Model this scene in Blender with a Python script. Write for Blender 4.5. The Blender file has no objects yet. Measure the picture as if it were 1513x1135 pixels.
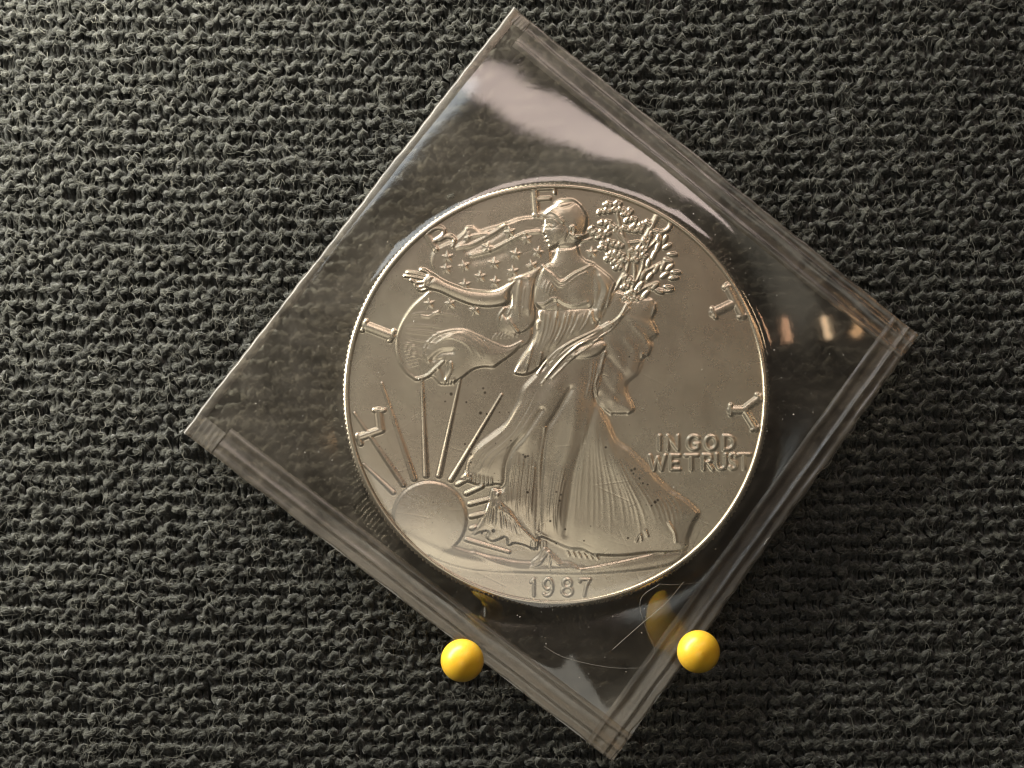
import bpy, math, random
import numpy as np
from mathutils import Vector

random.seed(7)
RNG = np.random.default_rng(11)
S = 0.001                                   # everything below is laid out in millimetres
SC = bpy.context.scene
COL = SC.collection

# ------------------------------------------------------------------ camera
PW, PH = 1513.0, 1135.0
DIST = 190.0
FPX = 15.62 * (DIST - 2.0)
TARGET = np.array([0.0, 0.0, 1.5])
back = np.array([-0.05, -0.085, 1.0]); back /= np.linalg.norm(back)
CAM = TARGET + back * DIST
FWD = -back
RIGHT = np.cross(FWD, np.array([0, 1.0, 0])); RIGHT /= np.linalg.norm(RIGHT)
UP = np.cross(RIGHT, FWD)
cam = bpy.data.cameras.new('camera')
cam.sensor_fit = 'HORIZONTAL'
cam.sensor_width = 36.0
cam.lens = 36.0 * FPX / PW
cam.clip_start = 0.005
cam.clip_end = 20.0
co = bpy.data.objects.new('camera', cam)
COL.objects.link(co)
co.location = CAM * S
from mathutils import Matrix
co.rotation_euler = Matrix((RIGHT, UP, -FWD)).transposed().to_euler()
SC.camera = co

# ------------------------------------------------------------------ light
world = bpy.data.worlds.new('World'); SC.world = world
world.use_nodes = True
bg = world.node_tree.nodes['Background']
bg.inputs[0].default_value = (0.70, 0.73, 0.69, 1)
bg.inputs[1].default_value = 0.03

def area(name, loc, aim, sx, sy, power, color, spin=0.0):
    l = bpy.data.lights.new(name, 'AREA'); l.shape = 'RECTANGLE'
    l.size = sx * S; l.size_y = sy * S; l.energy = power; l.color = color
    o = bpy.data.objects.new(name, l); COL.objects.link(o)
    o.location = Vector(loc) * S
    q = (Vector(aim) - Vector(loc)).to_track_quat('-Z', 'Y')
    o.rotation_euler = q.to_euler()
    o.rotation_euler.rotate_axis('Z', spin)
    return o
def strip(name, d0, d1, dist, width, radiance, color):
    """a long lamp between two directions (unit-ish vectors) seen from the coin"""
    from mathutils import Matrix
    a = np.array(d0) / np.linalg.norm(d0) * dist; b = np.array(d1) / np.linalg.norm(d1) * dist
    L = np.linalg.norm(b - a)
    l = bpy.data.lights.new(name, 'AREA'); l.shape = 'RECTANGLE'; l.size = L * S; l.size_y = width * S
    l.energy = radiance * math.pi * L * width * S * S; l.color = color
    o = bpy.data.objects.new(name, l); COL.objects.link(o)
    c = (a + b) / 2; x = (b - a) / L; z = c / np.linalg.norm(c); z = z - (z @ x) * x; z /= np.linalg.norm(z); y = np.cross(z, x)
    m = Matrix((x, y, z)).transposed().to_4x4(); m.translation = Vector(c) * S
    o.matrix_world = m
area('window_light', (-75, 62, 34), (-12, 6, 0), 165, 34, 0.49, (1.0, .965, 0.85))
area('coin_fill', (-28, -58, 284), (0, 0, 0), 95, 130, 0.058, (1.0, 0.95, 0.82))  # unseen soft fill, added overhead to brighten the lower part of the coin
strip('pink_band_strip', (-.16, .505, 1), (1.1, 1.44, 1), 300, 27, 6.0, (1.0, .80, .72))  # added strip, shaped so the film mirrors a pinkish band near the top
strip('cool_band_strip', (-.62, .66, 1), (-.15, .485, 1), 300, 34, 4.0, (.88, .96, 1.0))  # second added strip, for the bluish left end of that reflected band
strip('warm_lamp', (.735, .32, 1), (.735, .45, 1), 400, 8, 9.5, (1.0, .54, .30))
strip('warm_lamp', (.52, .25, 1), (.52, .39, 1), 400, 8, 13, (1.0, .68, .40))
strip('warm_lamp', (.31, .26, 1), (.41, .235, 1), 400, 16, 7, (1.0, .58, .28))
SC.view_settings.view_transform = 'Standard'
SC.view_settings.look = 'None'
SC.view_settings.exposure = 0.0
SC.cycles.max_bounces = 12
SC.cycles.transparent_max_bounces = 16
SC.cycles.caustics_reflective = True
SC.cycles.sample_clamp_indirect = 4.0
SC.cycles.filter_width = 1.2

# ------------------------------------------------------------------ helpers
def rays(px, py):
    px = np.asarray(px, float); py = np.asarray(py, float)
    a = (px - PW / 2) / FPX; b = -(py - PH / 2) / FPX
    return FWD + a[..., None] * RIGHT + b[..., None] * UP

# the holder lies in a plane that climbs gently from its fold (upper left) to the lower right
PN = np.array([-0.028, 0.024, 1.0]); PN /= np.linalg.norm(PN)
P0 = np.array([0.0, 0.0, 1.9])              # mid plane of the pocket
def on_plane(px, py, h=0.0):
    d = rays(px, py)
    t = ((P0 + PN * h - CAM) @ PN) / (d @ PN)
    return CAM + d * t[..., None]
def on_level(px, py, z):
    d = rays(px, py)
    t = (z - CAM[2]) / d[..., 2]
    return CAM + d * t[..., None]

def mesh_obj(name, verts, faces, mat=None, parent=None, origin=(0, 0, 0), smooth=True, normals=None, edges=()):
    """verts in mm (world), stored relative to origin (mm); parent sits at that origin too"""
    me = bpy.data.meshes.new(name)
    v = (np.asarray(verts, float) - np.asarray(origin, float)) * S
    if isinstance(faces, np.ndarray):
        n = faces.shape[1]
        me.vertices.add(len(v)); me.vertices.foreach_set('co', v.astype(np.float32).ravel())
        me.loops.add(faces.size); me.loops.foreach_set('vertex_index', faces.astype(np.int32).ravel())
        me.polygons.add(len(faces))
        me.polygons.foreach_set('loop_start', np.arange(0, faces.size, n, dtype=np.int32))
        me.update(calc_edges=True)
    else:
        me.from_pydata(v.tolist(), [], faces)
    if smooth:
        me.polygons.foreach_set('use_smooth', np.ones(len(me.polygons), bool))
    me.validate()
    if normals is not None:
        me.normals_split_custom_set_from_vertices([tuple(n) for n in normals])
    if mat: me.materials.append(mat)
    o = bpy.data.objects.new(name, me); COL.objects.link(o)
    if parent: o.parent = parent
    else: o.location = Vector(origin) * S
    return o

def empty(name, loc, label=None, cat=None, group=None):
    o = bpy.data.objects.new(name, None); COL.objects.link(o)
    o.location = Vector(loc) * S; o.empty_display_size = 0.005
    tag(o, label, cat, group)
    return o

def tag(o, label=None, cat=None, group=None, kind=None):
    for k, v in (('label', label), ('category', cat), ('group', group), ('kind', kind)):
        if v: o[k] = v
    return o

def tube(path, rad, sides=8, caps=True):
    """path (n,3), rad scalar or (n,) -> verts, quad faces (np)"""
    path = np.asarray(path, float); n = len(path)
    rad = np.broadcast_to(np.asarray(rad, float), (n,))
    t = np.gradient(path, axis=0); t /= np.linalg.norm(t, axis=1)[:, None] + 1e-9
    ref = np.array([0.13, 0.21, 1.0]) if abs(t[:, 2]).mean() < .8 else np.array([1.0, 0.1, 0])
    a = np.cross(t, ref); a /= np.linalg.norm(a, axis=1)[:, None]
    b = np.cross(a, t)
    th = np.arange(sides) / sides * 2 * math.pi
    v = path[:, None] + rad[:, None, None] * (np.cos(th)[None, :, None] * a[:, None] + np.sin(th)[None, :, None] * b[:, None])
    i = np.arange(n - 1)[:, None] * sides; j = np.arange(sides)[None, :]; k = (j + 1) % sides
    f = np.stack([i + j, i + k, i + sides + k, i + sides + j], -1).reshape(-1, 4)
    return v.reshape(-1, 3), f

class N:
    """tiny node-tree helper"""
    def __init__(self, name):
        self.m = bpy.data.materials.new(name); self.m.use_nodes = True
        self.t = self.m.node_tree; self.t.nodes.clear()
        self.out = self.t.nodes.new('ShaderNodeOutputMaterial')
    def n(self, typ, **kw):
        nd = self.t.nodes.new('ShaderNode' + typ)
        for k, v in kw.items():
            if k.startswith('i_'):
                nd.inputs[k[2:].replace('_', ' ')].default_value = v
            else: setattr(nd, k, v)
        return nd
    def l(self, a, b): self.t.links.new(a, b)
    def noise(self, scale, detail=4, rough=.6, dist=0.0, vec=None):
        nd = self.n('TexNoise', i_Scale=scale, i_Detail=detail, i_Roughness=rough, i_Distortion=dist)
        self.l(vec or self.coord(), nd.inputs['Vector'])
        return nd.outputs['Fac']
    def coord(self):
        if not hasattr(self, '_c'): self._c = self.n('TexCoord')
        return self._c.outputs['Object']
    def ramp(self, fac, stops):
        r = self.n('ValToRGB'); e = r.color_ramp.elements
        while len(e) < len(stops): e.new(.5)
        for x, (p, c) in zip(e, stops):
            x.position = p; x.color = c if len(c) == 4 else (*c, 1)
        self.l(fac, r.inputs['Fac']); return r.outputs['Color']
    def math(self, op, a, b=None):
        nd = self.n('Math', operation=op)
        for i, x in enumerate((a, b)):
            if x is None: continue
            if isinstance(x, (int, float)): nd.inputs[i].default_value = x
            else: self.l(x, nd.inputs[i])
        return nd.outputs[0]
    def mix(self, fac, a, b, blend='MIX'):
        nd = self.n('MixRGB', blend_type=blend)
        for i, x in zip((0, 1, 2), (fac, a, b)):
            if isinstance(x, (int, float)): nd.inputs[i].default_value = x
            elif isinstance(x, tuple): nd.inputs[i].default_value = x if len(x) == 4 else (*x, 1)
            else: self.l(x, nd.inputs[i])
        return nd.outputs[0]
    def bump(self, h, strength, dist):
        nd = self.n('Bump'); nd.inputs['Strength'].default_value = strength; nd.inputs['Distance'].default_value = dist
        self.l(h, nd.inputs['Height']); return nd.outputs['Normal']
    def done(self, shader): self.l(shader, self.out.inputs['Surface']); return self.m

# ------------------------------------------------------------------ materials
def mat_wool():
    m = N('charcoal wool')
    a = m.n('Attribute', attribute_name='yarn'); sep = m.n('SeparateXYZ'); m.l(a.outputs['Vector'], sep.inputs[0])
    base = m.ramp(sep.outputs['Z'], [(0.0, (.022, .0225, .0188)), (.55, (.044, .044, .0365)), (1, (.084, .083, .069))])
    heather = m.noise(900, 3, .7)
    base = m.mix(m.math('MULTIPLY', heather, .8), base, (.045, .047, .042))
    fib = m.noise(5200, 2, .6)
    base = m.mix(.55, base, m.ramp(fib, [(.3, (.25, .25, .25)), (.7, (1.5, 1.5, 1.45))]), 'MULTIPLY')
    p = m.n('BsdfPrincipled', i_Roughness=.85)
    p.inputs['Specular IOR Level'].default_value = .18
    p.inputs['Sheen Weight'].default_value = .25
    p.inputs['Sheen Roughness'].default_value = .45
    m.l(base, p.inputs['Base Color'])
    m.l(m.bump(m.math('ADD', m.math('MULTIPLY', sep.outputs['X'], .5), fib), 1.0, .00025), p.inputs['Normal'])
    return m.done(p.outputs[0])

def mat_fuzz():
    m = N('loose wool fibre')
    p = m.n('BsdfPrincipled', i_Roughness=.6)
    f = m.noise(700, 2)
    m.l(m.ramp(f, [(.3, (.055, .054, .045)), (.62, (.155, .152, .126)), (.75, (.34, .33, .28))]), p.inputs['Base Color'])
    return m.done(p.outputs[0])

def mat_silver():
    m = N('tarnished silver')
    tone = m.noise(95, 4, .6)
    base = m.ramp(tone, [(.3, (.60, .52, .44)), (.6, (.70, .64, .54)), (.8, (.76, .72, .62))])
    a = m.n('Attribute', attribute_name='stain'); 
    base = m.mix(a.outputs['Fac'], base, (.035, .026, .018))
    p = m.n('BsdfPrincipled', i_Metallic=.96)
    m.l(base, p.inputs['Base Color'])
    r = m.math('ADD', m.math('MULTIPLY', m.noise(260, 5, .7), .08), .235)
    r = m.math('ADD', r, m.math('MULTIPLY', a.outputs['Fac'], .3))
    m.l(r, p.inputs['Roughness'])
    fine = m.noise(9000, 3, .7)
    m.l(m.bump(fine, .05, .00003), p.inputs['Normal'])
    return m.done(p.outputs[0])

def mat_film(name, haze, rough, gain, blur=0.0, tint=(.96, .94, .90)):
    m = N(name)
    fr = m.n('Fresnel'); fr.inputs['IOR'].default_value = 1.5
    scr = m.noise(420, 6, .75, .4)
    spk = m.noise(2600, 2, .5)
    wave = m.noise(60, 2, .5)
    h = m.math('ADD', m.math('MULTIPLY', wave, 1.0), m.math('MULTIPLY', scr, .035))
    nrm = m.bump(h, .35, .0004)
    m.l(nrm, fr.inputs['Normal'])
    gl = m.n('BsdfGlossy', i_Roughness=rough); m.l(nrm, gl.inputs['Normal'])
    rr = m.math('ADD', m.math('MULTIPLY', scr, rough * 1.2), rough * .3); m.l(rr, gl.inputs['Roughness'])
    tr = m.n('BsdfTransparent'); tr.inputs[0].default_value = (*tint, 1)
    under = tr.outputs[0]
    if blur > 0:
        rf = m.n('BsdfRefraction', i_IOR=1.18, i_Roughness=blur); rf.inputs[0].default_value = (*tint, 1)
        mx = m.n('MixShader'); mx.inputs[0].default_value = .4
        m.l(tr.outputs[0], mx.inputs[1]); m.l(rf.outputs[0], mx.inputs[2]); under = mx.outputs[0]
    df = m.n('BsdfDiffuse'); df.inputs[0].default_value = (.62, .56, .49, 1)
    tl = m.n('BsdfTranslucent'); tl.inputs[0].default_value = (.62, .56, .49, 1)
    dt = m.n('MixShader'); dt.inputs[0].default_value = .5; m.l(df.outputs[0], dt.inputs[1]); m.l(tl.outputs[0], dt.inputs[2])
    cloud = m.ramp(m.noise(150, 8, .72, .5), [(.36, (.12, .12, .12)), (.66, (1, 1, 1))])
    hz = m.math('MULTIPLY', cloud, haze)
    spots = m.ramp(spk, [(.70, (0, 0, 0)), (.78, (1, 1, 1))])
    hz = m.math('ADD', hz, m.math('MULTIPLY', spots, haze * 1.2))
    m1 = m.n('MixShader'); m.l(hz, m1.inputs[0]); m.l(under, m1.inputs[1]); m.l(dt.outputs[0], m1.inputs[2])
    m2 = m.n('MixShader'); m.l(m.math('MINIMUM', m.math('MULTIPLY', fr.outputs[0], gain), .24), m2.inputs[0])
    m.l(m1.outputs[0], m2.inputs[1]); m.l(gl.outputs[0], m2.inputs[2])
    return m.done(m2.outputs[0])

def mat_pin():
    m = N('yellow plastic')
    p = m.n('BsdfPrincipled', i_Roughness=.32)
    f = m.noise(500, 4)
    m.l(m.ramp(f, [(.3, (.82, .47, .03)), (.7, (.90, .56, .05))]), p.inputs['Base Color'])
    p.inputs['Subsurface Weight'].default_value = .35
    p.inputs['Subsurface Radius'].default_value = (1, .5, .1)
    p.inputs['Subsurface Scale'].default_value = .0006
    m.l(m.bump(m.noise(2500, 4), .15, .00005), p.inputs['Normal'])
    return m.done(p.outputs[0])

def mat_plain(name, c, rough=.5, metal=0.0):
    m = N(name); p = m.n('BsdfPrincipled', i_Roughness=rough, i_Metallic=metal)
    f = m.noise(800, 3)
    m.l(m.mix(f, tuple(x * .8 for x in c), tuple(min(1, x * 1.15) for x in c)), p.inputs['Base Color'])
    return m.done(p.outputs[0])

WOOL, FUZZ, SILVER = mat_wool(), mat_fuzz(), mat_silver()
FRONT = mat_film('clear vinyl front', .085, .07, 2.1)
BACK = mat_film('clear vinyl back', .10, .16, 1.2, blur=.28, tint=(.95, .91, .86))
FOLD = mat_film('folded vinyl', .22, .38, 1.6, blur=.12, tint=(.86, .82, .76))
WELD = mat_film('welded vinyl', .16, .30, 1.8, blur=.12, tint=(.86, .82, .76))
YELLOW = mat_pin()
STEEL = mat_plain('pin steel', (.6, .6, .58), .25, 1.0)
LINT = mat_plain('pale lint', (.44, .41, .37), .6)

# ------------------------------------------------------------------ knitted cloth
def low(x, y, seed, sc):
    r = np.random.default_rng(seed); z = 0
    for k in range(5):
        a = r.uniform(0, 6.28); f = r.uniform(.6, 1.5) / sc; p = r.uniform(0, 6.28)
        z = z + np.sin((x * math.cos(a) + y * math.sin(a)) * f + p)
    return z / 5

def knit():
    W, H, SEG, SIDES = 1.30, 1.40, 11, 7
    nx, ny = 100, 70
    cloth_top = -0.05
    root = empty('knitted_cloth', (0, 0, -1.2), 'dark charcoal wool purl knit cloth under the coin holder', 'cloth')
    tag(root, kind='structure')
    V, F, A = [], [], []; off = 0
    for j in range(ny):
        n = nx * SEG + 1
        t = np.arange(n) / SEG * 2 * math.pi
        st = np.arange(n) / SEG
        def jit(s):                        # smooth per-stitch randomness along the row
            k = RNG.normal(0, s, nx * 2 + 3)
            return np.interp(st * 2, np.arange(nx * 2 + 3), k)
        x = (W * t / (2 * math.pi) + .13 * np.sin(2 * t)) - nx * W / 2 + jit(.11)
        amp = .92 + jit(.15)
        y = (j - ny / 2) * H + amp * np.cos(t) + jit(.19)
        z = .62 * np.cos(2 * t) + jit(.17)
        y = y + .55 * low(x, y, 3, 22) ; x = x + .5 * low(x, y, 4, 25) 
        z = z - 1.12 + .12 * low(x, y, 5, 9)
        path = np.stack([x, y, z], 1)
        rad = .32 + jit(.05) + .02 * np.sin(t * 3.7 + j)
        tg = np.gradient(path, axis=0); tg /= np.linalg.norm(tg, axis=1)[:, None]
        a = np.cross(tg, [0.0, 0, 1.0]); a /= np.linalg.norm(a, axis=1)[:, None] + 1e-6
        b = np.cross(a, tg)
        th = np.arange(SIDES) / SIDES * 2 * math.pi
        s = np.cumsum(np.r_[0, np.linalg.norm(np.diff(path, axis=0), axis=1)])
        ph = 2 * th[None, :] + s[:, None] * 7.5 + j
        rr = rad[:, None] * (1 + .16 * np.cos(ph) + RNG.normal(0, .075, ph.shape))
        v = path[:, None] + rr[..., None] * (np.cos(th)[None, :, None] * a[:, None] + np.sin(th)[None, :, None] * b[:, None])
        V.append(v.reshape(-1, 3))
        at = np.stack([np.cos(ph), np.sin(ph), np.clip(.5 + .22 * RNG.normal(0, 1, ph.shape) + (.25 * jit(1.0))[:, None], 0, 1)], -1)
        A.append(at.reshape(-1, 3))
        i = np.arange(n - 1)[:, None] * SIDES; q = np.arange(SIDES)[None, :]; k = (q + 1) % SIDES
        F.append(np.stack([i + q, i + k, i + SIDES + k, i + SIDES + q], -1).reshape(-1, 4) + off)
        off += n * SIDES
    V = np.concatenate(V); F = np.concatenate(F); A = np.concatenate(A)
    o = mesh_obj('yarn', V, F, WOOL, root, (0, 0, -1.2))
    at = o.data.attributes.new('yarn', 'FLOAT_VECTOR', 'POINT'); at.data.foreach_set('vector', A.astype(np.float32).ravel())
    tag(o, kind='stuff')
    g = np.array([[-70, -55, -1.75], [70, -55, -1.75], [70, 55, -1.75], [-70, 55, -1.75]])
    u = mesh_obj('backing', np.r_[g, g - [0, 0, .3]], [(0, 1, 2, 3), (7, 6, 5, 4), (0, 4, 5, 1), (1, 5, 6, 2), (2, 6, 7, 3), (3, 7, 4, 0)], WOOL, root, (0, 0, -1.2), smooth=False)
    # loose fibres
    quad = on_plane([760, 272, 905, 1358], [12, 640, 1125, 495])
    order = [0, 1, 2, 3]
    def in_quad(p):
        ins = np.ones(len(p), bool)
        for a, b in zip(order, order[1:] + order[:1]):
            e = quad[b] - quad[a]
            ins &= (e[0] * (p[:, 1] - quad[a][1]) - e[1] * (p[:, 0] - quad[a][0])) > -.6
        return ins
    top = V[V[:, 2] > -.75]
    PTS, LEN, RAD = [], [], []
    def strands(n, l0, l1, curl, lift, r, npt):
        p = top[RNG.integers(0, len(top), n)].copy()
        a = RNG.uniform(0, 2 * math.pi, n); L = RNG.uniform(l0, l1, n); da = RNG.normal(0, curl, n)
        el = RNG.uniform(-.1, lift, n)
        seq = [p]
        for k in range(npt - 1):
            step = (L / (npt - 1))[:, None] * np.stack([np.cos(a) * np.cos(el), np.sin(a) * np.cos(el), np.sin(el)], 1)
            p = p + step; seq.append(p); a = a + da + RNG.normal(0, .25, n); el = el - RNG.uniform(.15, .5, n) * 2.2 / (npt - 1)
        q = np.stack(seq, 1)
        under = in_quad(q[:, 0]) | in_quad(q[:, -1])
        q[under, :, 2] = np.minimum(q[under, :, 2], -.12)
        if l1 > 2: q = q[~under]
        PTS.append(q.reshape(-1, 3)); LEN.append(np.full(len(q), npt)); 
        taper = np.linspace(1, .45, npt)[None] * r * RNG.uniform(.7, 1.3, (len(q), 1)); RAD.append(taper.ravel())
    strands(90000, .3, .9, .35, .6, .018, 5)
    strands(9000, 1.0, 3.2, .32, .9, .016, 9)
    P = np.concatenate(PTS); Lc = np.concatenate(LEN); R = np.concatenate(RAD)
    P = (P - [0, 0, -1.2]) * S
    hc = bpy.data.hair_curves.new('fuzz')
    hc.add_curves(Lc.astype(int).tolist())
    hc.attributes['position'].data.foreach_set('vector', P.astype(np.float32).ravel())
    ra = hc.attributes.get('radius') or hc.attributes.new('radius', 'FLOAT', 'POINT')
    ra.data.foreach_set('value', (R * S).astype(np.float32))
    hc.materials.append(FUZZ)
    ho = bpy.data.objects.new('fuzz', hc); COL.objects.link(ho); ho.parent = root
    tag(ho, kind='stuff')
knit()

# ------------------------------------------------------------------ coin
COIN_T = 2.9
CC = on_plane(822.5, 579.0, COIN_T / 2)      # centre of the upper face
U_ = np.cross(np.array([0, 1.0, 0]), PN); U_ /= np.linalg.norm(U_)
V_ = np.cross(PN, U_)
FIELD_H = -0.22                               # field lies below the rim top

STEP = 0.8
X, Y = np.meshgrid(np.arange(500, 1146, STEP), np.arange(256, 902, STEP))
Hm = np.zeros(X.shape)
LAB = np.zeros(X.shape, int)                  # 0 = field
NAMES = {0: ('face', None)}

def smooth(pts, closed=False, n=6):
    p = np.asarray(pts, float)
    if len(p) < 3: return p
    P = np.r_[p[-1:], p, p[:2]] if closed else np.r_[2 * p[:1] - p[1:2], p, 2 * p[-1:] - p[-2:-1]]
    out = []
    for i in range(len(P) - 3):
        a, b, c, d = P[i:i + 4]
        for t in np.arange(n) / n:
            out.append(.5 * (2 * b + (c - a) * t + (2 * a - 5 * b + 4 * c - d) * t * t + (3 * b - a - 3 * c + d) * t ** 3))
    if not closed: out.append(P[-2])
    return np.array(out)

def win(p, pad):
    x0 = max(0, int((p[:, 0].min() - pad - 500) / STEP)); x1 = min(X.shape[1], int((p[:, 0].max() + pad - 500) / STEP) + 2)
    y0 = max(0, int((p[:, 1].min() - pad - 256) / STEP)); y1 = min(X.shape[0], int((p[:, 1].max() + pad - 256) / STEP) + 2)
    return slice(y0, y1), slice(x0, x1)

def dist(p, xs, ys, closed=False):
    q = np.r_[p, p[:1]] if closed else p
    best = np.full(xs.shape, 1e9); par = np.zeros(xs.shape); n = len(q) - 1
    for i in range(n):
        a, b = q[i], q[i + 1]; e = b - a; l2 = e @ e + 1e-9
        t = np.clip(((xs - a[0]) * e[0] + (ys - a[1]) * e[1]) / l2, 0, 1)
        d = (xs - a[0] - t * e[0]) ** 2 + (ys - a[1] - t * e[1]) ** 2
        k = d < best; best[k] = d[k]; par[k] = ((i + t) / n)[k]
    return np.sqrt(best), par

def inside(p, xs, ys):
    q = np.r_[p, p[:1]]; c = np.zeros(xs.shape, bool)
    for i in range(len(p)):
        (x1, y1), (x2, y2) = q[i], q[i + 1]
        if y1 == y2: continue
        c ^= ((y1 > ys) != (y2 > ys)) & (xs < (x2 - x1) * (ys - y1) / (y2 - y1) + x1)
    return c

def sstep(x): x = np.clip(x, 0, 1); return x * x * (3 - 2 * x)

def new_label(name, parent=None):
    k = len(NAMES); NAMES[k] = (name, parent); return k

def lower(h): return h if h < .12 else .12 + (h - .12) * .52

def fill(pts, h, bevel=4, dome=0, dome_w=30, lab=None, sm=True, mode='max', base=None):
    h = lower(h); bevel *= 1.2; dome *= 1.9
    p = smooth(pts, True) if sm else np.asarray(pts, float)
    w = win(p, 3); xs, ys = X[w], Y[w]
    d, _ = dist(p, xs, ys, True); ins = inside(p, xs, ys); d = np.where(ins, d, -d)
    prof = h * sstep((d + 1.0) / bevel)
    if dome: prof = prof + dome * np.sin(np.clip(d / dome_w, 0, 1) * math.pi / 2)
    if mode == 'add': Hm[w] += prof
    elif mode == 'over': Hm[w] = np.where(d > -1, np.maximum(prof, np.where(d > bevel, 0, Hm[w] * (d < bevel / 2))), Hm[w])
    else:
        k = prof > Hm[w]
        Hm[w] = np.maximum(Hm[w], prof)
    if lab is not None:
        L = LAB[w]; m = d > -.6
        if mode == 'max': m &= k
        L[m] = lab; LAB[w] = L
    return p

def stroke(pts, w0, h, w1=None, lab=None, sm=True, mode='add', flat=False, taper=False, bev=3.4):
    if mode == 'max': h = lower(h)
    p = smooth(pts, False) if sm else np.asarray(pts, float)
    w1 = w0 if w1 is None else w1
    w = win(p, 3 * max(w0, w1)); xs, ys = X[w], Y[w]
    d, t = dist(p, xs, ys)
    wd = w0 + (w1 - w0) * t
    if flat: prof = np.clip(1 - (d / (wd + bev * .42)) ** 2, 0, 1)
    else: prof = np.exp(-(d / wd) ** 2)
    if taper: prof = prof * np.clip(np.sin(np.clip(t, .0, 1) * math.pi) * 1.6, 0, 1)
    if mode == 'add': Hm[w] += h * prof
    else:
        Hm[w] = np.maximum(Hm[w], h * prof)
    if lab is not None:
        L = LAB[w]; L[d < wd + .4] = lab; LAB[w] = L

def pleats(A, B, n, h, w, t0=0.0, t1=1.0, jitter=0.0, taper=True, w1=None):
    a = smooth(A); b = smooth(B); m = 24
    f = lambda c: np.stack([np.interp(np.linspace(t0, t1, m), np.linspace(0, 1, len(c)), c[:, k]) for k in (0, 1)], 1)
    a, b = f(a), f(b)
    for k in range(n):
        s = (k + .5 + RNG.uniform(-jitter, jitter)) / n
        i0 = int(RNG.uniform(0, .2) * m); i1 = int(RNG.uniform(.85, 1) * m)
        stroke((a + (b - a) * s)[i0:i1], w, h * RNG.uniform(.7, 1.2), w1=w1, sm=False, taper=taper)

# --- letters round the edge
def letter(parts, h=.25):
    k = new_label('letter')
    for p, w in parts:
        stroke(p, w + .9, h, sm=len(p) > 3, mode='max', flat=True, lab=k)
letter([([(530, 646.5), (563, 635)], 4.2), ([(562.5, 635), (559, 607)], 4), ([(553, 606), (567, 606)], 1.8), ([(528.5, 643), (533, 656)], 1.8)])
letter([([(539, 481), (578, 496)], 5.5), ([(541, 474.5), (535, 488)], 1.8), ([(582, 489), (576, 503)], 1.8)])
letter([([(631, 347), (645, 369)], 2.6), ([(630, 346), (640, 338), (650, 336), (656, 341), (653, 349), (640, 357)], 1.5), ([(649, 354), (659, 349), (668, 350), (672, 356), (668, 365)], 1.5)])
letter([([(790, 280), (793, 318)], 3.2), ([(786, 278.5), (819, 277)], 1.7), ([(819, 278), (820, 285)], .6), ([(795, 294), (812, 293)], 1.4), ([(790, 317), (812, 315)], 1.7)])
letter([([(971, 319), (961, 340), (955, 352)], 2.6), ([(972, 318), (984, 320), (991, 328), (988, 338), (977, 343), (966, 340)], 1.6), ([(976, 343), (976, 352), (973, 366)], 2)])
letter([([(1076, 423), (1098, 466)], 4.6), ([(1088, 446), (1055, 462)], 5), ([(1053, 456), (1058, 468)], 1.8), ([(1071, 424.5), (1082, 421)], 1.8), ([(1093, 468), (1104, 465)], 1.8)])
letter([([(1081, 606), (1103, 606)], 4.4), ([(1101, 604), (1123, 587)], 3.8), ([(1101, 607), (1117, 633)], 3.8), ([(1080, 599), (1080, 612)], 1.6), ([(1119, 583), (1126, 590)], 1.4), ([(1112, 635), (1121, 631)], 1.4)])

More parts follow.
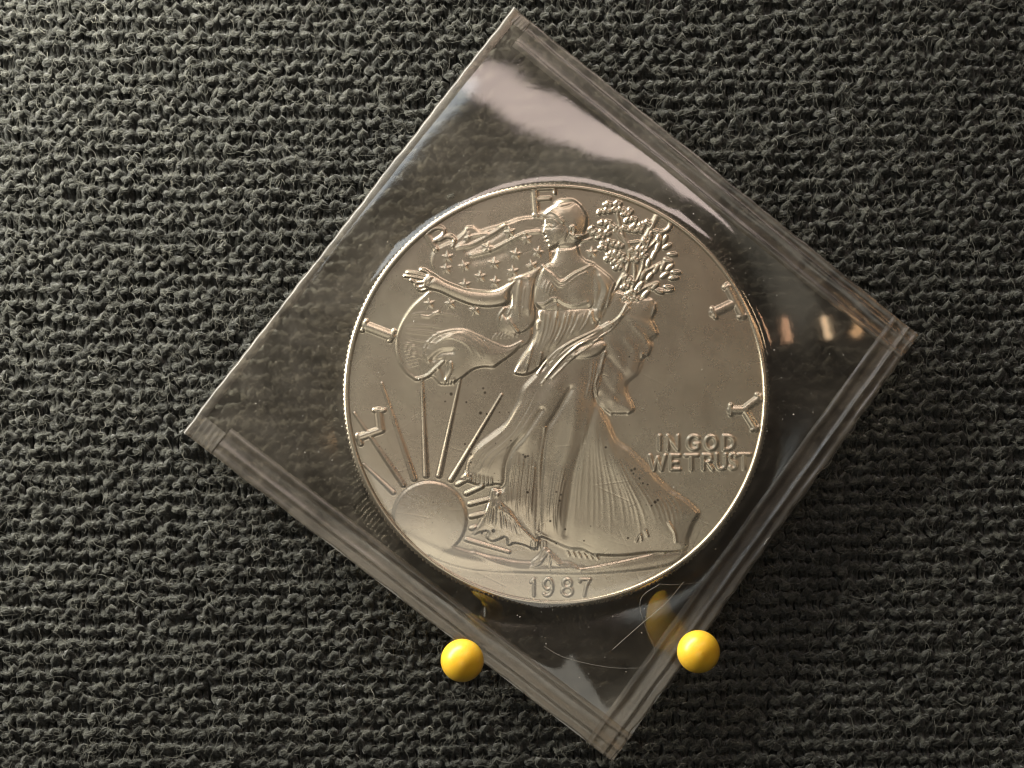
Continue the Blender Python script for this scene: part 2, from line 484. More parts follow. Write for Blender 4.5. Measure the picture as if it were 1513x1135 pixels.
# --- motto and date
def glyph(name, ch, x0, y0, x1, y1, w, h, bev=2.6):
    G = {
        'I': [[(.5, 0), (.5, 1)]],
        'N': [[(.1, 1), (.1, 0)], [(.1, 0), (.9, 1)], [(.9, 1), (.9, 0)]],
        'G': [[(.92, .14), (.7, .02), (.4, .02), (.14, .2), (.06, .5), (.14, .8), (.42, .98), (.72, .96), (.9, .82)], [(.9, .86), (.9, .6)], [(.9, .6), (.62, .6)]],
        'O': [[(.5, .02), (.8, .14), (.94, .5), (.8, .86), (.5, .98), (.2, .86), (.06, .5), (.2, .14), (.5, .02)]],
        'D': [[(.12, 0), (.12, 1)], [(.12, .02), (.5, .03), (.82, .2), (.92, .5), (.82, .8), (.5, .97), (.12, .98)]],
        'W': [[(.02, 0), (.27, 1)], [(.27, 1), (.5, .15)], [(.5, .15), (.73, 1)], [(.73, 1), (.98, 0)]],
        'E': [[(.14, 0), (.14, 1)], [(.14, .02), (.9, .02)], [(.14, .5), (.75, .5)], [(.14, .98), (.95, .98)]],
        'T': [[(.5, .02), (.5, 1)], [(.0, .03), (1, .03)]],
        'R': [[(.12, 0), (.12, 1)], [(.12, .03), (.6, .03), (.82, .16), (.8, .38), (.55, .52), (.12, .53)], [(.5, .52), (.95, 1)]],
        'U': [[(.08, 0), (.08, .6), (.2, .9), (.5, 1), (.8, .9), (.92, .6), (.92, 0)]],
        'S': [[(.9, .12), (.6, .0), (.25, .06), (.12, .25), (.3, .45), (.7, .56), (.9, .76), (.72, .96), (.38, 1), (.08, .88)]],
        '1': [[(.2, .22), (.58, .02)], [(.58, .02), (.58, 1)]],
        '9': [[(.88, .32), (.7, .05), (.4, .0), (.12, .2), (.12, .42), (.36, .6), (.68, .55), (.88, .32), (.86, .65), (.66, .92), (.3, 1), (.1, .9)]],
        '8': [[(.5 + .33 * math.sin(q * .5236), .25 - .24 * math.cos(q * .5236)) for q in range(13)], [(.5 + .42 * math.sin(q * .5236), .74 - .26 * math.cos(q * .5236)) for q in range(13)]],
        '7': [[(.04, .18), (.06, .03)], [(.06, .03), (.92, .03)], [(.92, .03), (.6, .45), (.42, 1)]],
    }[ch]
    k = new_label(name)
    for g in G:
        p = [(x0 + (x1 - x0) * a, y0 + (y1 - y0) * b) for a, b in g]
        stroke(p, w, h, sm=len(p) > 2, mode='max', flat=True, lab=k, bev=bev)
for ch, a, b in (('I', 972, 978), ('N', 985, 1004), ('G', 1016, 1034), ('O', 1042, 1060), ('D', 1068, 1086)):
    glyph('letter', ch, a, 644, b, 664, 2.3, .13)
for q, (ch, a, b) in enumerate((('W', 960, 984), ('E', 990, 1005), ('T', 1013, 1031), ('R', 1038, 1054), ('U', 1058, 1074), ('S', 1078, 1089), ('T', 1092, 1108))):
    glyph('letter', ch, a, 673 - q * .4, b, 694 - q * .3, 2.2, .13)
for ch, a, b in (('1', 782, 794), ('9', 802, 818), ('8', 829, 847), ('7', 856, 873)):
    glyph('digit', ch, a, 855.5, b, 880.5, 1.35, .13, 2.0)

# --- sun, rays, hill
SUN = new_label('sun')
ang = np.linspace(0, 2 * math.pi, 40, endpoint=False)
fill(np.stack([634.8 + 56.5 * np.cos(ang), 766.6 + 56.5 * np.sin(ang)], 1), .10, 5, dome=.09, dome_w=56, lab=SUN, sm=False)
def ray(p, q, w0, w1):
    k = new_label('sun_ray', SUN)
    p_ = np.array([p, q], float); w = win(p_, 8); d, t = dist(p_, X[w], Y[w]); wd = w0 + (w1 - w0) * t + 1.1
    Hm[w] = np.maximum(Hm[w], .050 * wd * np.clip(1 - d / wd, 0, 1) ** .9)
    L = LAB[w]; L[d < wd] = k; LAB[w] = L
ray((563.6, 566), (612, 708), 1.0, 3.6); ray((623.5, 562), (629.5, 703), 1.2, 3.6); ray((680, 560), (648.5, 703), 1.2, 3.6)
ray((741, 583), (666, 709), 1.2, 3.6); ray((523, 610), (596, 717), .9, 3.2); ray((537, 686), (581, 728), .8, 3)
ray((676, 716), (688, 709), 3.2, 3.2); ray((689, 729.5), (712, 719), 3.4, 3); ray((694, 745), (722, 738), 3.4, 3)
ray((696, 763.5), (716, 759), 3.4, 3); ray((696.5, 781), (702, 779.5), 3.2, 3); ray((689.5, 797.5), (752, 816), 3, 2)
HILL = new_label('hill')
fill([(566, 752), (580, 764), (595, 779), (611, 788), (625, 791), (639, 793), (655, 798), (672, 806), (690, 812), (715, 818), (740, 823), (765, 828), (795, 829), (840, 829), (862, 840), (893, 834), (931, 827), (956, 821), (981, 817), (1014, 814), (1000, 832), (960, 842), (900, 848), (850, 850), (800, 849), (740, 847), (690, 842), (640, 826), (600, 796), (570, 766)], .08, 5, dome=.03, dome_w=20, lab=HILL)
stroke([(858, 842), (893, 836), (931, 828), (956, 822), (972, 818), (982, 817)], 1.7, .075)
stroke([(700, 816), (750, 838), (800, 842), (860, 839)], 3, .04)
stroke([(600, 790), (640, 810), (690, 826), (760, 834)], 5, .03)

# --- flag and streaming cloth
FLAG = new_label('flag')
fill([(806, 320), (786, 321), (768, 323), (746, 331), (724, 337), (709, 341), (699, 335), (689, 335.5), (685, 343), (671, 355), (653, 363), (641, 372), (637, 387), (643, 401), (655, 420), (720, 440), (800, 420), (815, 390)], .11, 3.5, lab=FLAG)
fill([(640, 428), (625, 438), (610, 452), (597, 470), (587, 492), (585, 515), (590, 535), (600, 551), (613, 561), (625, 561), (638, 557), (651, 568), (669, 567), (683, 559), (699, 547), (715, 543), (729, 544), (739, 537), (758, 521), (785, 500), (780, 460), (740, 450), (690, 440)], .11, 3.5, lab=FLAG)
stroke([(803, 320), (768, 323), (746, 331), (724, 337), (709, 341), (699, 335.5), (690, 336.5), (686, 343), (671, 355), (653, 363), (641, 372), (638, 387), (644, 401)], 2, .05)
stroke([(634, 432), (611, 452), (598, 470), (588, 492), (586, 515), (591, 535), (601, 550), (614, 560)], 2.2, .07)
stroke([(697, 377), (726, 369), (750, 357), (775, 345), (797, 342)], 2.4, .09)
stroke([(675, 366), (699, 360), (716, 351), (732, 342), (746, 332)], 2.4, .08)
stroke([(688, 352), (700, 348), (720, 345)], 2, .06); stroke([(679, 362), (690, 356), (692, 345)], 3, .05)
stroke([(700, 384), (720, 380), (745, 372)], 7, -.05); stroke([(690, 371), (720, 356), (745, 340)], 4, -.05)
# swirl of the cloth
fill([(633, 533), (627, 521), (633, 505), (651, 492), (683, 487), (705, 495), (730, 507), (750, 513), (772, 505), (762, 520), (739, 537), (729, 543), (714, 543), (699, 547), (683, 559), (669, 566), (655, 563), (657, 545), (655, 533)], .17, 4, dome=.07, dome_w=26, lab=FLAG)
stroke([(633, 533), (627, 521), (633, 505), (651, 492), (683, 487.5), (705, 495.5), (730, 507.5), (750, 513.5), (771, 505)], 2, .06)
stroke([(616, 560), (630, 556), (643, 545), (656, 533)], 2.4, .11)
stroke([(640, 530), (652, 521), (668, 519)], 4, -.09)
stroke([(666, 536), (666, 548), (658, 563)], 2.2, .09); stroke([(648, 545), (652, 555), (650, 565)], 2, .05)
for k in range(5): stroke([(655 + k * 4, 560), (652 + k * 4.4, 568)], 1.1, .04, sm=False)
pleats([(640, 512), (660, 500), (688, 510), (702, 535)], [(655, 490), (690, 490), (716, 508), (730, 530)], 9, .035, 1.2, jitter=.2)
pleats([(590, 500), (600, 525), (620, 535), (632, 540)], [(596, 475), (612, 460), (650, 458), (700, 466)], 9, .02, 1.3, jitter=.3)
for k in range(8): stroke([(596 + k * .8, 508 + k * 5), (612 + k, 506 + k * 4.6)], .9, .025, sm=False)
for k in range(7): stroke([(728 + k * 6, 500 - k * .5), (734 + k * 6, 493 - k)], 1, .04, sm=False)
stroke([(622, 466), (634, 467), (648, 460)], 1.6, .05)
def star(cx, cy, r, rot):
    k = new_label('star', FLAG)
    p = []
    for i in range(10):
        a = rot - math.pi / 2 + i * math.pi / 5; q = r if i % 2 == 0 else r * .42
        p.append((cx + q * math.cos(a), cy + q * math.sin(a)))
    p = np.array(p); w = win(p, 3); d, _ = dist(p, X[w], Y[w], True); d = np.where(inside(p, X[w], Y[w]), d, -d)
    Hm[w] += .085 * sstep((d + 1.2) / 3.0)
    L = LAB[w]; L[d > -.7] = k; LAB[w] = L
for n_, (a, b) in enumerate([(510, 655), (500, 742), (635, 722), (640, 862), (860, 702), (755, 800), (865, 842), (1020, 632), (1100, 518), (1000, 762), (1185, 617), (1140, 718), (975, 468), (810, 582), (375, 1002), (530, 1002), (715, 1048), (1780, 620), (1700, 698)]):
    cx, cy = 560 + a / 5.043, 250 + b / 5.043
    if a > 1250: cx -= 200 - 200 + 0
    star(cx if a < 1250 else 760 + (a - 1200) / 5.043, cy, 9.2, RNG.uniform(-.3, .3))

# --- cloak hanging at her back
CLOAK = new_label('cloak')
fill([(905, 430), (940, 440), (962, 440), (969, 450), (970, 460), (964, 472), (970, 486), (971, 494), (962, 502), (963, 512), (958, 525), (950, 530), (947, 538), (941, 553), (927, 565), (926, 579), (933, 595), (936, 605), (928, 611.5), (903, 611), (889, 599), (880, 586), (876, 560), (880, 520), (885, 470)], .13, 4, dome=.05, dome_w=25, lab=CLOAK)
stroke([(969, 448), (964, 472), (971, 492), (962, 503), (963, 512), (957, 525)], 1.8, .06)
stroke([(949, 522), (948, 538), (941, 553), (927, 565), (926, 579), (933, 595), (936, 605), (928, 611)], 1.8, .06)
stroke([(903, 611), (889, 599), (881, 586), (879, 571), (886, 549), (894, 520)], 1.9, .08)
stroke([(900, 505), (915, 530), (912, 560), (905, 590)], 7, .035); stroke([(925, 500), (938, 520), (932, 545)], 5, .03)
stroke([(935, 480), (950, 495), (958, 510)], 4, .03); stroke([(888, 555), (900, 575), (915, 590)], 5, -.03)
stroke([(930, 470), (955, 478), (962, 485)], 4, .03); stroke([(900, 530), (922, 555)], 5, -.04, sm=False)

# --- figure
FIG = new_label('figure')
# under-hem at her heel
fill([(727, 722), (721, 742), (711, 767), (698, 790), (708, 788), (720, 786), (718, 795), (727, 801), (738, 798), (747, 795), (750, 807), (760, 804), (772, 806), (793, 812), (796, 790), (770, 750), (745, 728)], .13, 4, dome=.04, dome_w=15, lab=FIG)
pleats([(727, 726), (720, 748), (712, 780)], [(744, 745), (764, 770), (778, 802)], 8, .07, 1.9, jitter=.25)
for k in range(6): stroke([(786 + k * 4, 800), (785 + k * 4.2, 812)], 1.2, .06, sm=False)
# feet
fill([(795, 820), (803, 808), (812, 813), (826, 826), (836, 836), (822, 838), (806, 836), (790, 840), (783, 838), (786, 828)], .15, 4, lab=FIG)
stroke([(800, 829), (810.5, 816), (815, 824), (826, 834)], 1.6, .08); stroke([(815, 822), (812, 836)], 1.2, .05, sm=False); stroke([(784, 838), (796, 834), (800, 828)], 1.5, .06)
for k in range(6): stroke([(838 + k * 8, 814 + k), (841 + k * 8.5, 821 + k)], 1.2, .05, sm=False)
# gown: whole skirt
fill([(798, 470), (797, 500), (806, 535), (794, 551), (774, 573), (767, 593), (758, 610), (746, 628), (727, 642), (707, 658), (697, 671), (690, 682), (687, 697), (679, 707), (690, 713), (714, 717), (734, 715), (743, 720), (732, 736), (730, 748), (755, 764), (775, 786), (790, 799), (800, 795), (816, 800), (841, 811), (861, 813), (881, 821), (920, 822), (960, 818), (1010, 815), (1018, 793), (1024, 776), (1033, 760), (1029, 752), (1016, 740), (1001, 730), (989, 723), (971, 705), (951, 683), (931, 665), (911, 650), (899, 624), (889, 607), (880, 590), (879, 573), (886, 545), (892, 515), (890, 480)], .19, 4.5, dome=.06, dome_w=40, lab=FIG)
stroke([(806, 535), (794, 551), (774, 573), (767, 593), (758, 610), (746, 628), (727, 642), (707, 658), (698, 670)], 2.4, .06)
stroke([(880, 590), (889, 607), (899, 624), (910, 649), (931, 665), (951, 683), (971, 705), (989, 723), (1001, 730)], 2.0, .05)
stroke([(1004, 732), (1016, 740), (1029, 752), (1033, 760), (1024, 776), (1018, 793)], 1.6, .03)
# forward knee and leg
stroke([(835, 545), (812, 590), (786, 630), (766, 668)], 15, .13, 11, taper=True)
stroke([(858, 545), (850, 600), (842, 650), (828, 700), (818, 750), (812, 785)], 13, .15, 10, taper=True)
stroke([(870, 560), (880, 620), (915, 690), (960, 750), (990, 800)], 22, .06, 22, taper=True)
stroke([(800, 606), (776, 642), (757, 664), (748, 688), (746, 712), (742, 722)], 4, -.11)
stroke([(843, 575), (822, 612), (806, 640), (800, 690), (796, 760), (796, 786)], 4.2, -.10)
stroke([(806, 632), (799, 680), (797, 735), (795, 785)], 2.2, .07)
stroke([(884, 585), (868, 640), (850, 690), (842, 740), (836, 790)], 5, -.06)
pleats([(776, 575), (766, 598), (744, 634), (704, 666), (691, 695)], [(806, 575), (786, 615), (760, 652), (730, 680), (716, 712)], 7, .055, 1.5, jitter=.2)
for k in range(7): stroke([(690 + k * 6, 700 + k * 1.2), (689 + k * 6.2, 711 + k * .8)], 1.4, .06, sm=False)
stroke([(687, 697), (690, 704), (696, 709)], 1.6, .06)
pleats([(757, 672), (751, 700), (748, 735), (752, 756)], [(792, 660), (790, 700), (786, 745), (786, 790)], 9, .060, 1.5, jitter=.15)
pleats([(806, 660), (802, 700), (798, 750), (800, 790)], [(842, 690), (834, 720), (828, 760), (832, 804)], 9, .050, 1.4, jitter=.15)
pleats([(866, 610), (856, 660), (846, 720), (840, 806)], [(900, 640), (925, 700), (955, 760), (965, 815)], 13, .014, 1.6, jitter=.25)
pleats([(905, 660), (930, 700), (960, 750), (978, 812)], [(920, 662), (965, 708), (1005, 745), (1012, 800)], 7, .014, 1.6, jitter=.25)
stroke([(988, 772), (996, 786), (999, 800)], 1.5, .08); stroke([(954, 784), (957, 792)], 1.3, .08, sm=False); stroke([(940, 800), (946, 790), (948, 798)], 1.2, .06)
stroke([(700, 714), (716, 717), (735, 714), (743, 720), (734, 732)], 2, .07)
stroke([(731, 748), (755, 764), (775, 786), (790, 800)], 2, .06)
stroke([(795, 786), (816, 799), (841, 811), (861, 813), (881, 821)], 2, .05)
# overskirt below the waist
fill([(797, 476), (790, 501), (780, 517), (770, 531), (760, 550), (770, 555), (783, 553), (796, 545), (815, 525), (850, 510), (880, 490), (884, 460), (850, 452), (800, 456)], .25, 4, dome=.05, dome_w=20, lab=FIG)
stroke([(798, 460), (797, 476), (790, 501), (780, 517), (770, 531), (761, 550)], 2, .06)
stroke([(788, 505), (782, 530), (777, 548)], 1.8, .06); stroke([(800, 522), (796, 540)], 1.6, .07, sm=False)
pleats([(803, 460), (800, 490), (788, 530)], [(845, 456), (835, 490), (812, 525)], 7, .055, 1.7, jitter=.3)
pleats([(848, 458), (842, 480), (830, 505)], [(878, 455), (868, 478), (852, 498)], 5, .045, 1.7, jitter=.3)
# torso
fill([(802, 393), (790, 424), (789, 448), (798, 458), (815, 462), (850, 460), (876, 455), (884, 430), (886, 400), (877, 389), (855, 384), (822, 384)], .30, 5, dome=.06, dome_w=25, lab=FIG)
stroke([(806, 428), (809, 438)], 10, .045, sm=False); stroke([(850, 428), (853, 438)], 11, .045, sm=False)
stroke([(790, 447), (796, 449.5), (803, 448.5), (810, 445), (817, 441), (825, 442), (833, 447), (843, 450), (855, 449.5), (867, 446)], 1.7, .05)
stroke([(792, 454), (803, 454.5), (815, 448), (824, 447), (834, 453), (848, 456), (868, 452)], 2.6, -.05)
stroke([(821, 442), (823, 455), (822, 470)], 1.5, .03); stroke([(812, 420), (822, 436)], 5, .02, sm=False)
stroke([(802, 393), (807, 399), (814, 405), (821, 412), (826, 416.5), (830, 417.5), (836, 415), (843, 409), (852, 403), (862, 398), (871, 393), (877, 390)], 2.0, .075)
stroke([(804, 401), (812, 409), (822, 420), (830, 423.5), (840, 418), (852, 409), (866, 402)], 1.5, .045)
stroke([(808, 394), (820, 404), (829, 411), (842, 404), (866, 391)], 2.4, -.04)
stroke([(797, 401), (791, 424), (790, 446)], 2, .06)
pleats([(806, 410), (800, 425), (800, 440)], [(824, 420), (820, 430), (815, 438)], 4, .03, 1.6)
# left sleeve drapery
fill([(800, 394), (778, 402), (757, 413), (756, 448), (750, 468), (742, 462), (738, 475), (744, 488), (760, 494), (778, 490), (792, 470), (790, 424)], .26, 4, dome=.05, dome_w=18, lab=FIG)
stroke([(755, 414), (757, 448), (751, 467), (757, 480), (765, 491)], 2, .08)
stroke([(744, 457), (738, 466), (738, 477), (745, 488), (760, 494)], 1.8, .07)
pleats([(768, 408), (763, 440), (760, 478)], [(795, 402), (787, 440), (784, 475)], 6, .08, 2.2, jitter=.25)
stroke([(753, 415), (765, 410), (780, 410)], 2, .06)
# outstretched arm
fill([(775, 404), (754, 414.6), (730, 426.5), (699, 425.5), (679, 420.5), (659, 412.6), (645, 404.7), (634, 401), (627, 406), (622, 414), (625, 425), (635, 430), (649, 434), (671, 444), (699, 454), (728, 456), (752, 449), (757, 430)], .31, 6, dome=.10, dome_w=14, lab=FIG)
for p, w in (([(634, 404), (628, 400), (622, 398.5)], 2.6), ([(630, 408), (616, 404.5), (602, 402.5)], 2.4), ([(628, 412), (612, 409), (598, 407.5)], 2.4), ([(626, 417), (614, 417), (607, 413)], 2.4), ([(626, 423), (617, 424), (613, 419)], 2.3), ([(630, 427), (622, 429), (617, 426)], 2.2)):
    stroke(p, w, .34, w * .8, mode='max', lab=FIG)
stroke([(640, 412), (632, 420)], 2, -.05, sm=False)
# other arm with sleeve, and the forearm under the sheaf
fill([(872, 389), (895, 402), (908, 416), (907, 428), (903, 440), (893, 460), (886, 476), (874, 470), (875, 450), (872, 420)], .29, 5, dome=.06, dome_w=16, lab=FIG)
stroke([(878, 391), (895, 404), (907, 417), (906, 430), (893, 458), (885, 475)], 2.2, .07)
stroke([(880, 400), (888, 425), (880, 455)], 3, -.06); stroke([(877, 452), (874, 464), (877, 476)], 2, .07); stroke([(886, 408), (896, 428), (888, 455)], 2.5, .05)
fill([(890, 500), (871, 505), (855, 509), (845, 516), (838, 526), (846, 534), (871, 533), (890, 524), (900, 510)], .27, 6, dome=.09, dome_w=13, lab=FIG)
stroke([(889, 501), (872, 505.5), (855, 510), (847, 516)], 1.8, .07)
for k in range(4): stroke([(852 - k * 1.5, 514 + k * 4.5), (842 - k, 520 + k * 4.2)], 1.8, .05, sm=False)
for k in range(4): stroke([(876 + k * 5, 530), (873 + k * 4.4, 560), (866 + k * 4, 590)], 1.7, .06, taper=True)
# neck and head
fill([(824, 350), (822, 366), (819, 379), (812, 388), (802, 394), (816, 406), (830, 411), (848, 406), (878, 390), (866, 383), (858, 374), (855, 362), (852, 348)], .30, 5, dome=.06, dome_w=18, lab=FIG)
fill([(801, 320), (803, 327), (801.5, 335), (799.5, 345), (803, 348), (803.5, 352), (806, 354.5), (805.5, 358), (808, 361), (809, 366.5), (815, 368), (826, 364), (840, 364), (855, 360), (866, 342), (869, 329), (868, 317), (859, 303), (848, 295), (834, 294.5), (824, 297), (819, 302), (806, 311)], .36, 5, dome=.13, dome_w=24, lab=FIG)
stroke([(801, 321), (806, 316), (812, 313), (819, 315), (824, 320), (828, 325), (832, 329)], 1.7, .06)
stroke([(803, 318), (810, 310), (818, 306), (828, 305)], 2.0, .035)
stroke([(820, 301), (827, 296.5), (834, 295.5), (842, 295), (850, 297), (858, 303)], 2.2, .05)
stroke([(822, 303), (830, 306), (840, 304), (847, 300)], 1.6, -.05); stroke([(858, 305), (864, 315), (866, 328)], 2, .03)
stroke([(806, 326), (812, 324), (819, 326), (823, 330)], 1.1, .035)
stroke([(806.5, 331.5), (811, 330), (816, 332)], 1.0, -.055); stroke([(807.5, 334), (812, 333.2), (815.5, 335)], .9, .045)
stroke([(807, 336.5), (812, 336.5), (816, 337.5)], 1.0, -.04)
stroke([(802.8, 333), (801.8, 339), (800.8, 345)], 1.1, .03); stroke([(806.5, 342), (807.5, 346.5), (805, 348.5)], .9, -.045)
stroke([(804, 351.3), (808.5, 351.6)], 1.0, .04, sm=False); stroke([(804.8, 353.8), (810.5, 353.6)], .8, -.06, sm=False); stroke([(806, 356.2), (809.5, 356)], 1.0, .035, sm=False)
stroke([(808, 363), (814, 364), (822, 360)], 2.4, .02)
stroke([(818, 346), (825, 341)], 6, .03, sm=False); stroke([(822, 357), (832, 350), (838, 342)], 2.0, .025)
stroke([(843, 337), (847, 335), (849, 340), (847, 347)], 1.6, .09); stroke([(845, 341), (846, 345)], 1.3, -.08, sm=False)
stroke([(833, 330), (838, 337), (840, 346), (836, 355)], 1.5, -.04)
for k in range(5): stroke([(842 + k * 3, 346 + k), (850 + k * 4, 352 - k * .5), (862 + k * 3, 348 - k * 2)], 1.5, .06)
stroke([(814, 369), (823, 366.5), (834, 366.5), (846, 365), (856, 360)], 2.2, -.075)
stroke([(852, 351), (862, 347), (872, 338), (884, 344)], 2.2, .09, lab=FIG); stroke([(855, 356), (868, 354), (878, 350)], 1.5, .08, lab=FIG)

# --- branch of leaves and the sheaf across her waist
BR = new_label('branch')
for p, w in (([(945, 420), (926, 450), (912, 472), (887, 486), (859, 498), (827, 516), (806, 536), (795, 552)], 1.3), ([(930, 455), (905, 485), (889, 496), (871, 503), (849, 513), (825, 536), (800, 568)], 1.1), ([(905, 480), (870, 500), (840, 522), (812, 552)], 1.1), ([(895, 492), (866, 515), (845, 530), (815, 560)], 1.1), ([(938, 436), (915, 468), (880, 492), (845, 512), (812, 538)], .9), ([(920, 466), (893, 490), (860, 508), (830, 532), (806, 560)], .9), ([(900, 476), (872, 492), (838, 510), (818, 530)], .9)):
    p = smooth(p); w_ = win(p, 8); d, t = dist(p, X[w_], Y[w_]); k = d < w + .6
    Hm[w_] = np.where(k, np.maximum(Hm[w_], .155) + .055 * np.sqrt(np.clip(1 - (d / (w + .6)) ** 2, 0, 1)), Hm[w_])
    L = LAB[w_]; L[k] = BR; LAB[w_] = L
stems = [[(887, 486), (897, 455), (909, 428), (922, 405)], [(893, 484), (915, 455), (928, 435), (948, 400), (952, 370)], [(905, 476), (925, 455), (945, 430), (970, 418)], [(910, 472), (935, 450), (955, 438)], [(930, 440), (938, 410), (936, 380), (925, 355), (905, 335)], [(925, 405), (930, 375), (920, 345), (912, 315)], [(935, 380), (950, 355), (962, 335)], [(952, 372), (965, 360), (975, 350)], [(922, 425), (924, 400), (905, 375)], [(912, 345), (925, 358), (944, 357)], [(955, 400), (972, 392), (985, 386)], [(960, 425), (985, 430), (994, 428)]]
for p in stems: stroke(p, 1.9, .20, mode='max', lab=BR)
def leaf(cx, cy, L, wd, a, h=.19):
    ca, sa = math.cos(a), math.sin(a)
    p = np.array([(cx - L, cy - L), (cx + L, cy + L)]); w = win(p, 2); dx, dy = X[w] - cx, Y[w] - cy
    u = (dx * ca + dy * sa) / L; v = (-dx * sa + dy * ca) / wd
    r = np.sqrt(u * u + v * v)
    prof = h * sstep((1.12 - r) / .45) + .05 * np.clip(1 - r, 0, 1)
    k = r < 1.02
    newh = np.where(k, np.maximum(prof, Hm[w] * .55), Hm[w])
    Hm[w] = np.where(k, np.maximum(newh, prof), Hm[w])
    stem_ = np.exp(-(v * wd / .9) ** 2) * (r < .8) * -.03
    Hm[w] += stem_
    Lb = LAB[w]; Lb[k] = BR; LAB[w] = Lb
cl = [(700, 255), (770, 248), (650, 312), (735, 295), (690, 300), (790, 290), (855, 305), (830, 330), (885, 365), (850, 370), (660, 395), (700, 390), (730, 420), (650, 465), (690, 470), (640, 500), (575, 440), (600, 465), (770, 440), (815, 435), (870, 440), (900, 420), (945, 415), (990, 395), (925, 445), (670, 545), (705, 535), (660, 575), (745, 555), (785, 560), (720, 630), (760, 620), (790, 635), (700, 660), (885, 600), (930, 590), (960, 590), (920, 640), (960, 640), (900, 665), (750, 690), (790, 690), (820, 670), (770, 725), (840, 800), (870, 830), (830, 870), (850, 930), (880, 910), (830, 960), (900, 960)]
for a, b in cl:
    cx, cy = 760 + a / 5.043, 250 + b / 5.043
    th = RNG.uniform(-.9, .9) + (-math.pi / 2)
    for q in (-1, 0, 1):
        leaf(cx + q * 3.6 + RNG.uniform(-.8, .8), cy + abs(q) * 2.2 + RNG.uniform(-.8, .8), 4.6, 3.2, th + q * .7, .17 + .03 * (q == 0))
for a, b, an in [(1015, 490, -1.4), (1075, 510, -1.4), (1070, 580, -1.3), (1140, 575, -.5), (1180, 635, .05), (1150, 680, .4), (1110, 720, -1.2), (1160, 730, -.7), (1205, 768, .05), (1190, 810, -.1), (1120, 790, -.6), (1150, 880, .15), (1080, 910, .4), (1050, 870, -.8), (1060, 740, -1.1), (990, 560, -1.2), (1040, 640, -1.2), (1000, 700, -1.3), (960, 790, -1.2), (940, 870, -1.1), (980, 930, -.8), (1010, 800, -.9), (1125, 520, -1.2), (970, 540, -1.8)]:
    leaf(760 + a / 5.043, 250 + b / 5.043, 8.2, 3.4, an, .17)
stroke([(897, 452), (903, 430), (908, 418)], 1.8, .08)

# light smoothing so slopes read as struck metal, not cut paper
def blur(a, n=1):
    for _ in range(n):
        a = (np.roll(a, 1, 0) + 2 * a + np.roll(a, -1, 0)) / 4
        a = (np.roll(a, 1, 1) + 2 * a + np.roll(a, -1, 1)) / 4
    return a
Hm = .66 * blur(Hm, 2)
Hm += .0022 * blur(RNG.normal(0, 1, Hm.shape), 6)

for _ in range(90):                          # fine hairline scratches
    x0, y0 = RNG.uniform(530, 1110), RNG.uniform(290, 880); a0 = RNG.normal(-.5, .7); q0 = RNG.uniform(10, 60)
    pa = np.array([(x0, y0), (x0 + q0 * math.cos(a0), y0 + q0 * math.sin(a0))]); w_ = win(pa, 3)
    d, t = dist(pa, X[w_], Y[w_]); Hm[w_] -= RNG.uniform(.002, .006) * np.exp(-(d / .7) ** 2)
# stains: dark specks and a smudged patch on the gown
ST = np.zeros(X.shape)
def spot(x, y, r, s=.97):
    r *= 1.25
    w = win(np.array([(x - r * 3, y - r * 3), (x + r * 3, y + r * 3)]), 1)
    d = np.sqrt((X[w] - x) ** 2 + (Y[w] - y) ** 2) / r
    ST[w] = np.maximum(ST[w], s * sstep((1.35 - d) / .8))
for x, y, r in [(666.6, 582, 2.2), (714, 573.5, 1.6), (716.5, 580, 1.8), (657.6, 593, 1.2), (689, 594, 1.4), (710, 610, 2.2), (719.5, 611.5, 1.7), (704, 647.5, 1.5), (687, 656, 1.4), (696, 671, 1.8), (695.5, 683.5, 1.4), (695.5, 703, 1.4), (738, 609, 1.1), (752, 609, 1), (755, 651, 1.1), (779.5, 727.5, 1.8), (741, 747, 1.2), (729, 784.5, 2.4), (712, 788, 1.3), (813, 770, 1.3), (776, 675, 2), (780, 674, 1.5), (773, 672, 1.2), (933, 695, 1.8), (938, 693, 2), (936, 700, 1.5), (945, 707, 1.8), (950, 714, 1.5), (957, 716, 1.5), (968, 742, 2.2), (972, 739, 1.8), (963, 747, 1.4), (827, 740, 1.7), (829, 731, 1.4), (822, 727, 1.2), (822, 803, 1.1), (863, 799, 1), (928, 795, 1.3), (835, 782, 1.3), (895, 661, 1.6), (800, 606, .9), (624, 615, 1.1), (732, 655, .8), (640, 742, .9), (691, 730, 1), (930, 527, 1.2), (560, 660, .8), (900, 345, .8), (1120, 520, 1), (565, 840, .9)]:
    spot(x, y, r)
for _ in range(70):
    a = RNG.uniform(0, 6.28); q = 300 * math.sqrt(RNG.uniform(0, 1)); spot(822 + q * math.cos(a), 578 + q * math.sin(a), RNG.uniform(.4, .9), .7)
for _ in range(60):
    spot(RNG.normal(948, 16), RNG.normal(715, 22), RNG.uniform(.6, 1.5), .45)

# --- build: grid points on the tilted face plane, raised by the relief
Pg = on_plane(X, Y, COIN_T / 2)
rel = Pg - CC
LX, LY = rel @ U_, rel @ V_
R_ = np.hypot(LX, LY)
gy, gx = np.gradient(Hm)
dpx = np.linalg.norm(Pg[0, 1] - Pg[0, 0]); dpy = np.linalg.norm(Pg[1, 0] - Pg[0, 0])
NRM = PN + (-gx / dpx)[..., None] * U_ + (gy / dpy)[..., None] * V_
NRM /= np.linalg.norm(NRM, axis=-1)[..., None]
Z = FIELD_H + Hm
